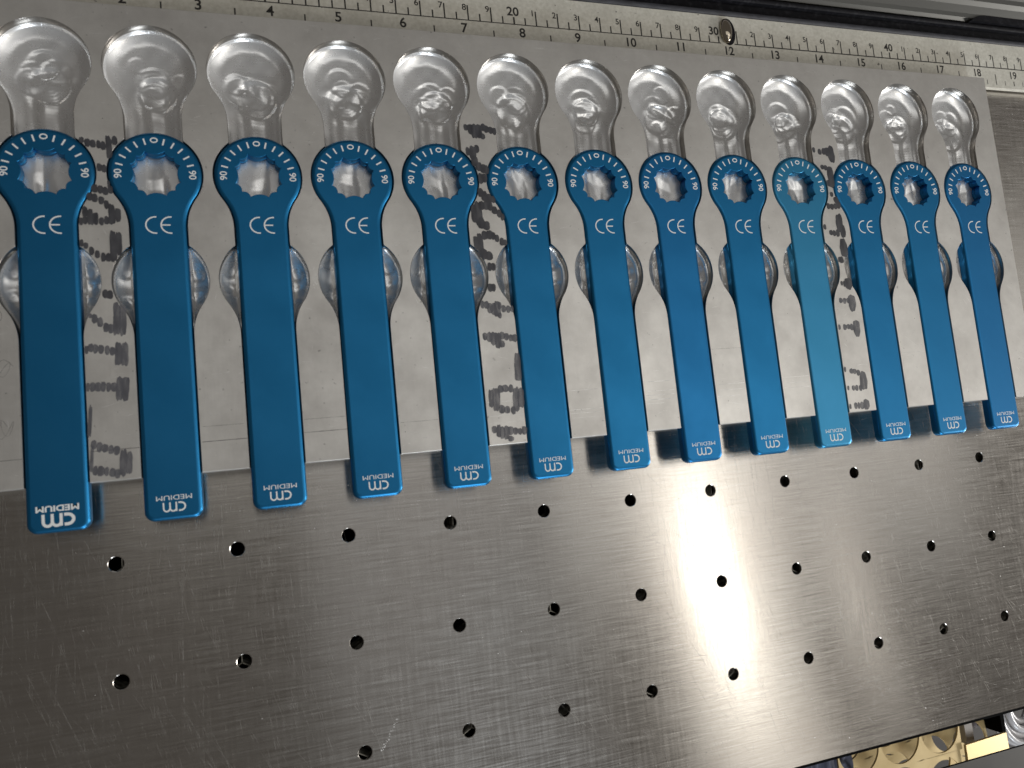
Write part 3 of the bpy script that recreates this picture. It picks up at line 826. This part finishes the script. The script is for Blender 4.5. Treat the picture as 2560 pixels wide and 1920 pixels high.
# ------------------------------------------------------------------ ruler
RZ = 3.77
RX0 = -39.74
ruler = empty('steel_ruler', (200, 203, 0))
tag(ruler, 'long pale metal ruler with centimetre and inch scales along the back of the table', 'ruler')
ro = (200, 203, 0)
def RO(v): return [(a[0] - ro[0], a[1] - ro[1], a[2]) for a in v]
rbm = MB(); rbm.box(-110, 640, 191.4, 216.0, 1.2, RZ)
obj('ruler_strip', RO(rbm.v), rbm.f, RULER, ruler)
tk = MB(); z = RZ + .012
tk.ribbon([(-60, 202.5), (261.4, 202.5)], .42, z)
tk.ribbon([(268.6, 202.5), (600, 202.5)], .55, z)
for h in range(14, 121):
    x = RX0 + 5 * h
    if h == 61 : continue
    if h % 20 == 0: tk.ribbon([(x, 202.3), (x, 205.7)], .75, z + .003)
    elif h % 2 == 0: tk.ribbon([(x, 202.3), (x, 209.1)], .6, z + .003)
    else: tk.ribbon([(x, 202.3), (x, 205.7)], .6, z + .003)
for q in range(8, 90):
    x = RX0 + 25.4 * q / 4
    if q % 4 == 2: tk.ribbon([(x, 193.0), (x, 198.9)], .55, z)
    elif q % 4 == 0: tk.ribbon([(x, 193.0), (x, 195.5)], .6, z)
    else: tk.ribbon([(x, 193.0), (x, 195.5)], .4, z)
o = obj('scale_tick', RO(tk.v), tk.f, PRINT, ruler); o['kind'] = 'stuff'
for cm in range(10, 60):
    x = RX0 + 10 * cm
    if cm % 10 == 0: v, f = text_geo(str(cm), 3.7, (x + (-2.2 if cm == 30 else -.2), 208.25, z), bold=.022, sx=1.0)
    elif cm == 31: continue
    else: v, f = text_geo(str(cm % 10), 2.6, (x - .5, 208.2, z), align='RIGHT', sx=1.0, bold=.016)
    obj('numeral', RO(v), f, PRINT, ruler)
for inch in range(1, 24):
    v, f = text_geo(str(inch), 3.9, (RX0 + 25.4 * inch, 199.0, z), bold=.02, sx=1.0)
    obj('numeral', RO(v), f, PRINT, ruler)
def ellipsoid(cx_, cy_, cz_, rx, ry, rz, nu=28, nv=10):
    v = []; f = []
    for j in range(nv):
        t = math.pi / 2 * j / nv
        for i in range(nu):
            a = 2 * math.pi * i / nu
            v.append((cx_ + rx * math.cos(t) * math.cos(a), cy_ + ry * math.cos(t) * math.sin(a), cz_ + rz * math.sin(t)))
    v.append((cx_, cy_, cz_ + rz))
    for j in range(nv - 1):
        for i in range(nu):
            k = (i + 1) % nu
            f.append((j * nu + i, j * nu + k, (j + 1) * nu + k, (j + 1) * nu + i))
    for i in range(nu): f.append(((nv - 1) * nu + i, (nv - 1) * nu + (i + 1) % nu, nv * nu))
    return v, f
v, f = ellipsoid(265.9, 208.4, RZ + .02, 3.9, 6.6, .35)
o = obj('screw_seat', RO(v), f, RUBBER, ruler, smooth=True)
v, f = ellipsoid(264.4, 208.5, RZ + .2, 3.1, 6.0, 2.7)
o = obj('domed_screw', RO(v), f, CHROME, ruler, smooth=True)

knob = MB()
v, f = ellipsoid(-33.5, 199.5, 12.4, 9.4, 9.4, 3.0); knob.add(v, f)
n = 28
knob.add([(-33.5 + 9.4 * math.cos(2 * math.pi * i / n), 199.5 + 9.4 * math.sin(2 * math.pi * i / n), zz) for zz in (RZ, 12.4) for i in range(n)],
         [(i, (i + 1) % n, n + (i + 1) % n, n + i) for i in range(n)])
o = knob.obj('domed_knob', CHROME, smooth=True)
tag(o, 'round polished knob cut by the upper left corner beside the ruler', 'knob')

# ------------------------------------------------------------------ machine rails behind the ruler
def rail(name, prof_, mat, x0=-120, x1=640):
    n = len(prof_)
    v = [(x0, y, z) for y, z in prof_] + [(x1, y, z) for y, z in prof_]
    f = [(i, i + n, (i + 1) % n + n, (i + 1) % n)[::-1] for i in range(n)]
    f += [tuple(range(n)), tuple(range(2 * n - 1, n - 1, -1))]
    return obj(name, v, f, mat)
def halfround(y0, y1, zb, h, n=10):
    c_ = (y0 + y1) / 2; r = (y1 - y0) / 2
    return [(y1, -1)] + [(c_ + r * math.cos(a), zb + h * math.sin(a)) for a in np.linspace(0, math.pi, n)] + [(y0, -1)]
tag(rail('edge_strip', halfround(216.25, 219.2, 3.0, 1.0), RAILD), 'thin slate grey strip right behind the ruler', 'strip')
b_ = MB(); b_.box(-120, 640, 219.3, 224.4, -3, 0.8)
tag(b_.obj('groove_floor', RUBBER), 'black groove floor between the two dark strips', kind='structure')
tag(rail('rubber_seal', halfround(224.5, 226.9, 3.2, .8), RUBBER), 'black rubber seal behind the slate grey strip', 'seal')
b_ = MB(); b_.box(-120, 640, 227.0, 229.5, -3, 0.5)
tag(b_.obj('rear_gap', BLACK), 'black gap in front of the grey rear housing', kind='structure')
tag(rail('rear_housing', [(246, -2), (246, 10), (240.0, 10), (238.6, 9.0), (236.5, 8.2), (234.6, 6.6), (231.5, 4.6), (229.6, 3.9), (228.2, 2.6), (228.0, -2)], GREY), 'rounded grey rear housing with a bright ridge in the upper right corner', 'housing')
b_ = MB(); b_.box(-120, 640, 244, 300, -2, 16)
tag(b_.obj('rear_wall', PALE2), 'dark mauve grey rear wall in the upper right corner', kind='structure')
cap = MB()
cp = [(418, 227.4), (640, 227.4), (640, 231), (428, 231.2), (424, 230.6), (420, 228.8)]
v, f = prism(cp, -1, 5.0); cap.add(v, f)
tag(cap.obj('end_cap', RUBBER), 'black rubber cap over the front edge of the grey housing, far right', 'cap')

# ------------------------------------------------------------------ front gap and what lies below it
b_ = MB(); b_.box(-200, 650, Y0 - 1.15, Y0 - .02, -8, -.05)
tag(b_.obj('edge_seal', BLACK), 'black seal along the front edge of the perforated table', 'seal')
b_ = MB(); b_.box(-200, 900, -172, -135.8, -1.2, 0)
tag(b_.obj('front_panel', PANEL), 'dark grey machine front panel beyond the gap, lower right corner', kind='structure')
b_ = MB(); b_.box(-200, 900, -420, 40, -215, -205)
tag(b_.obj('storage_floor', BROWN), 'dark brown floor far below the gap', kind='structure')

def sheet_with_circles(x0, x1, y0, y1, circles, z0, th, name, label, rotz=0.0, tilt=0.0):
    """sheet made of square cells, each with a round opening: a true cut-out skeleton"""
    mb = MB(); n = 40
    for (cx_, cy_, R, hx, hy) in circles:
        for zz, fl in ((z0 + th, False), (z0, True)):
            sq = []; ci = []
            for k in range(n):
                a = 2 * math.pi * k / n; ca, sa = math.cos(a), math.sin(a)
                q = min(hx / max(abs(ca), 1e-6), hy / max(abs(sa), 1e-6))
                sq.append((cx_ + q * ca, cy_ + q * sa, zz)); ci.append((cx_ + R * ca, cy_ + R * sa, zz))
            fs = [(k, (k + 1) % n, n + (k + 1) % n, n + k) for k in range(n)]
            if not fl: fs = [tuple(reversed(q)) for q in fs]
            mb.add(sq + ci, [q[::-1] for q in fs])
        mb.add([(cx_ + R * math.cos(2 * math.pi * k / n), cy_ + R * math.sin(2 * math.pi * k / n), zz) for zz in (z0, z0 + th) for k in range(n)],
               [(k, n + k, n + (k + 1) % n, (k + 1) % n) for k in range(n)])
    o = obj(name, [(a[0] - x0, a[1] - y0, a[2] - z0) for a in mb.v], mb.f, GOLD, loc=(x0, y0, z0))
    o.rotation_euler = (tilt, 0, rotz)
    return tag(o, label, 'cut out sheet', 'golden sheets with round cut outs stacked below the gap')
R0 = 14.6
cs = [(398.2 + 30.6 * i, -165.5 - .2 * i, R0, 15.3, 15.6) for i in range(-1, 2)]
cs += [(398.2 + 30.6 * i - 2, -196.7, R0, 15.3, 15.6) for i in range(0, 2)]
sheet_with_circles(380, 440, -181, -150, cs, -100, 1.2, 'cut_out_sheet', 'uppermost golden sheet with large round cut outs, seen in the gap at lower right')
cs2 = [(398 + 31 * i, -160, R0 - .5, 15.5, 16) for i in range(-1, 3)] + [(398 + 31 * i, -192, R0 - .5, 15.5, 16) for i in range(-1, 3)]
sheet_with_circles(398, 460, -160, -150, cs2, -112, 1.2, 'cut_out_sheet', 'golden sheet just under the top one, shifted so its arcs show through', rotz=.10)
cs3 = [(402 + 31 * i, -168, R0 - 1, 15.5, 16) for i in range(-1, 3)] + [(402 + 31 * i, -200, R0 - 1, 15.5, 16) for i in range(-1, 3)]
sheet_with_circles(402, 460, -168, -150, cs3, -128, 1.2, 'cut_out_sheet', 'lowest golden sheet of the stack, mostly shaded by the two above', rotz=-.22)
v, f = prism([(-18.1, 0), (18.1, -.4), (18.5, -13.1), (-18.1, -13.1)][::-1], 0, 1.8)
o = obj('golden_bar', v, f, BARM, loc=(462.9, -178.4, -99.5))
o.rotation_euler = (0, math.radians(4), 0)
tag(o, 'plain flat golden bar right of the round cut outs', 'bar')
hs = MB()
def torus(mb, cx_, cy_, cz_, R, r, nu=48, nv=10):
    v = []; f = []
    for i in range(nu):
        a = 2 * math.pi * i / nu
        for j in range(nv):
            b2 = 2 * math.pi * j / nv
            v.append((cx_ + (R + r * math.cos(b2)) * math.cos(a), cy_ + (R + r * math.cos(b2)) * math.sin(a) * 1.15, cz_ + r * math.sin(b2)))
    for i in range(nu):
        for j in range(nv):
            f.append((i * nv + j, ((i + 1) % nu) * nv + j, ((i + 1) % nu) * nv + (j + 1) % nv, i * nv + (j + 1) % nv))
    mb.add(v, f)
for q, R in enumerate((20, 16.4, 12.6, 8.8)): torus(hs, 503.5, -168, -104 - 2.5 * (q % 2), R, 1.9)
torus(hs, 505, -169, -110, 20.5, 2.2); torus(hs, 505, -169, -114, 15, 2.4)
tag(hs.obj('coiled_hose', HOSE, smooth=True), 'coil of milky white hose at the right edge below the gap', 'hose')
b_ = MB(); b_.box(453.6, 460.0, -182, -140, -118, -104)
tag(b_.obj('pale_strip', PALE), 'pale upright strip behind the golden bar', 'strip')
b_ = MB(); b_.box(480.4, 483.4, -180, -130, -125, -101)
tag(b_.obj('black_post', BLACK), 'thin black post between golden bar and milky hose', 'post')
v, f = prism([(462, -181), (480, -181), (480, -140), (458, -140), (460.4, -167), (472, -175)][::-1], -128, -119)
o = obj('mauve_box', v, f, PALE2); tag(o, 'mauve grey box behind the golden bar', 'box')
cl = MB()
NX, NY = 26, 16
for j in range(NY):
    for i in range(NX):
        x = 322 + i * 1.7; y = -205 + j * 4
        cl.v.append((x, y, -104 + 2.2 * math.sin(x * .45 + .1 * y) + 1.2 * math.sin(x * 1.1 - y * .2)))
cl.f = [(j * NX + i, j * NX + i + 1, (j + 1) * NX + i + 1, (j + 1) * NX + i) for j in range(NY - 1) for i in range(NX - 1)]
tag(cl.obj('denim_cloth', CLOTH, smooth=True), 'crumpled dark blue denim left of the golden sheets below the gap', 'cloth')
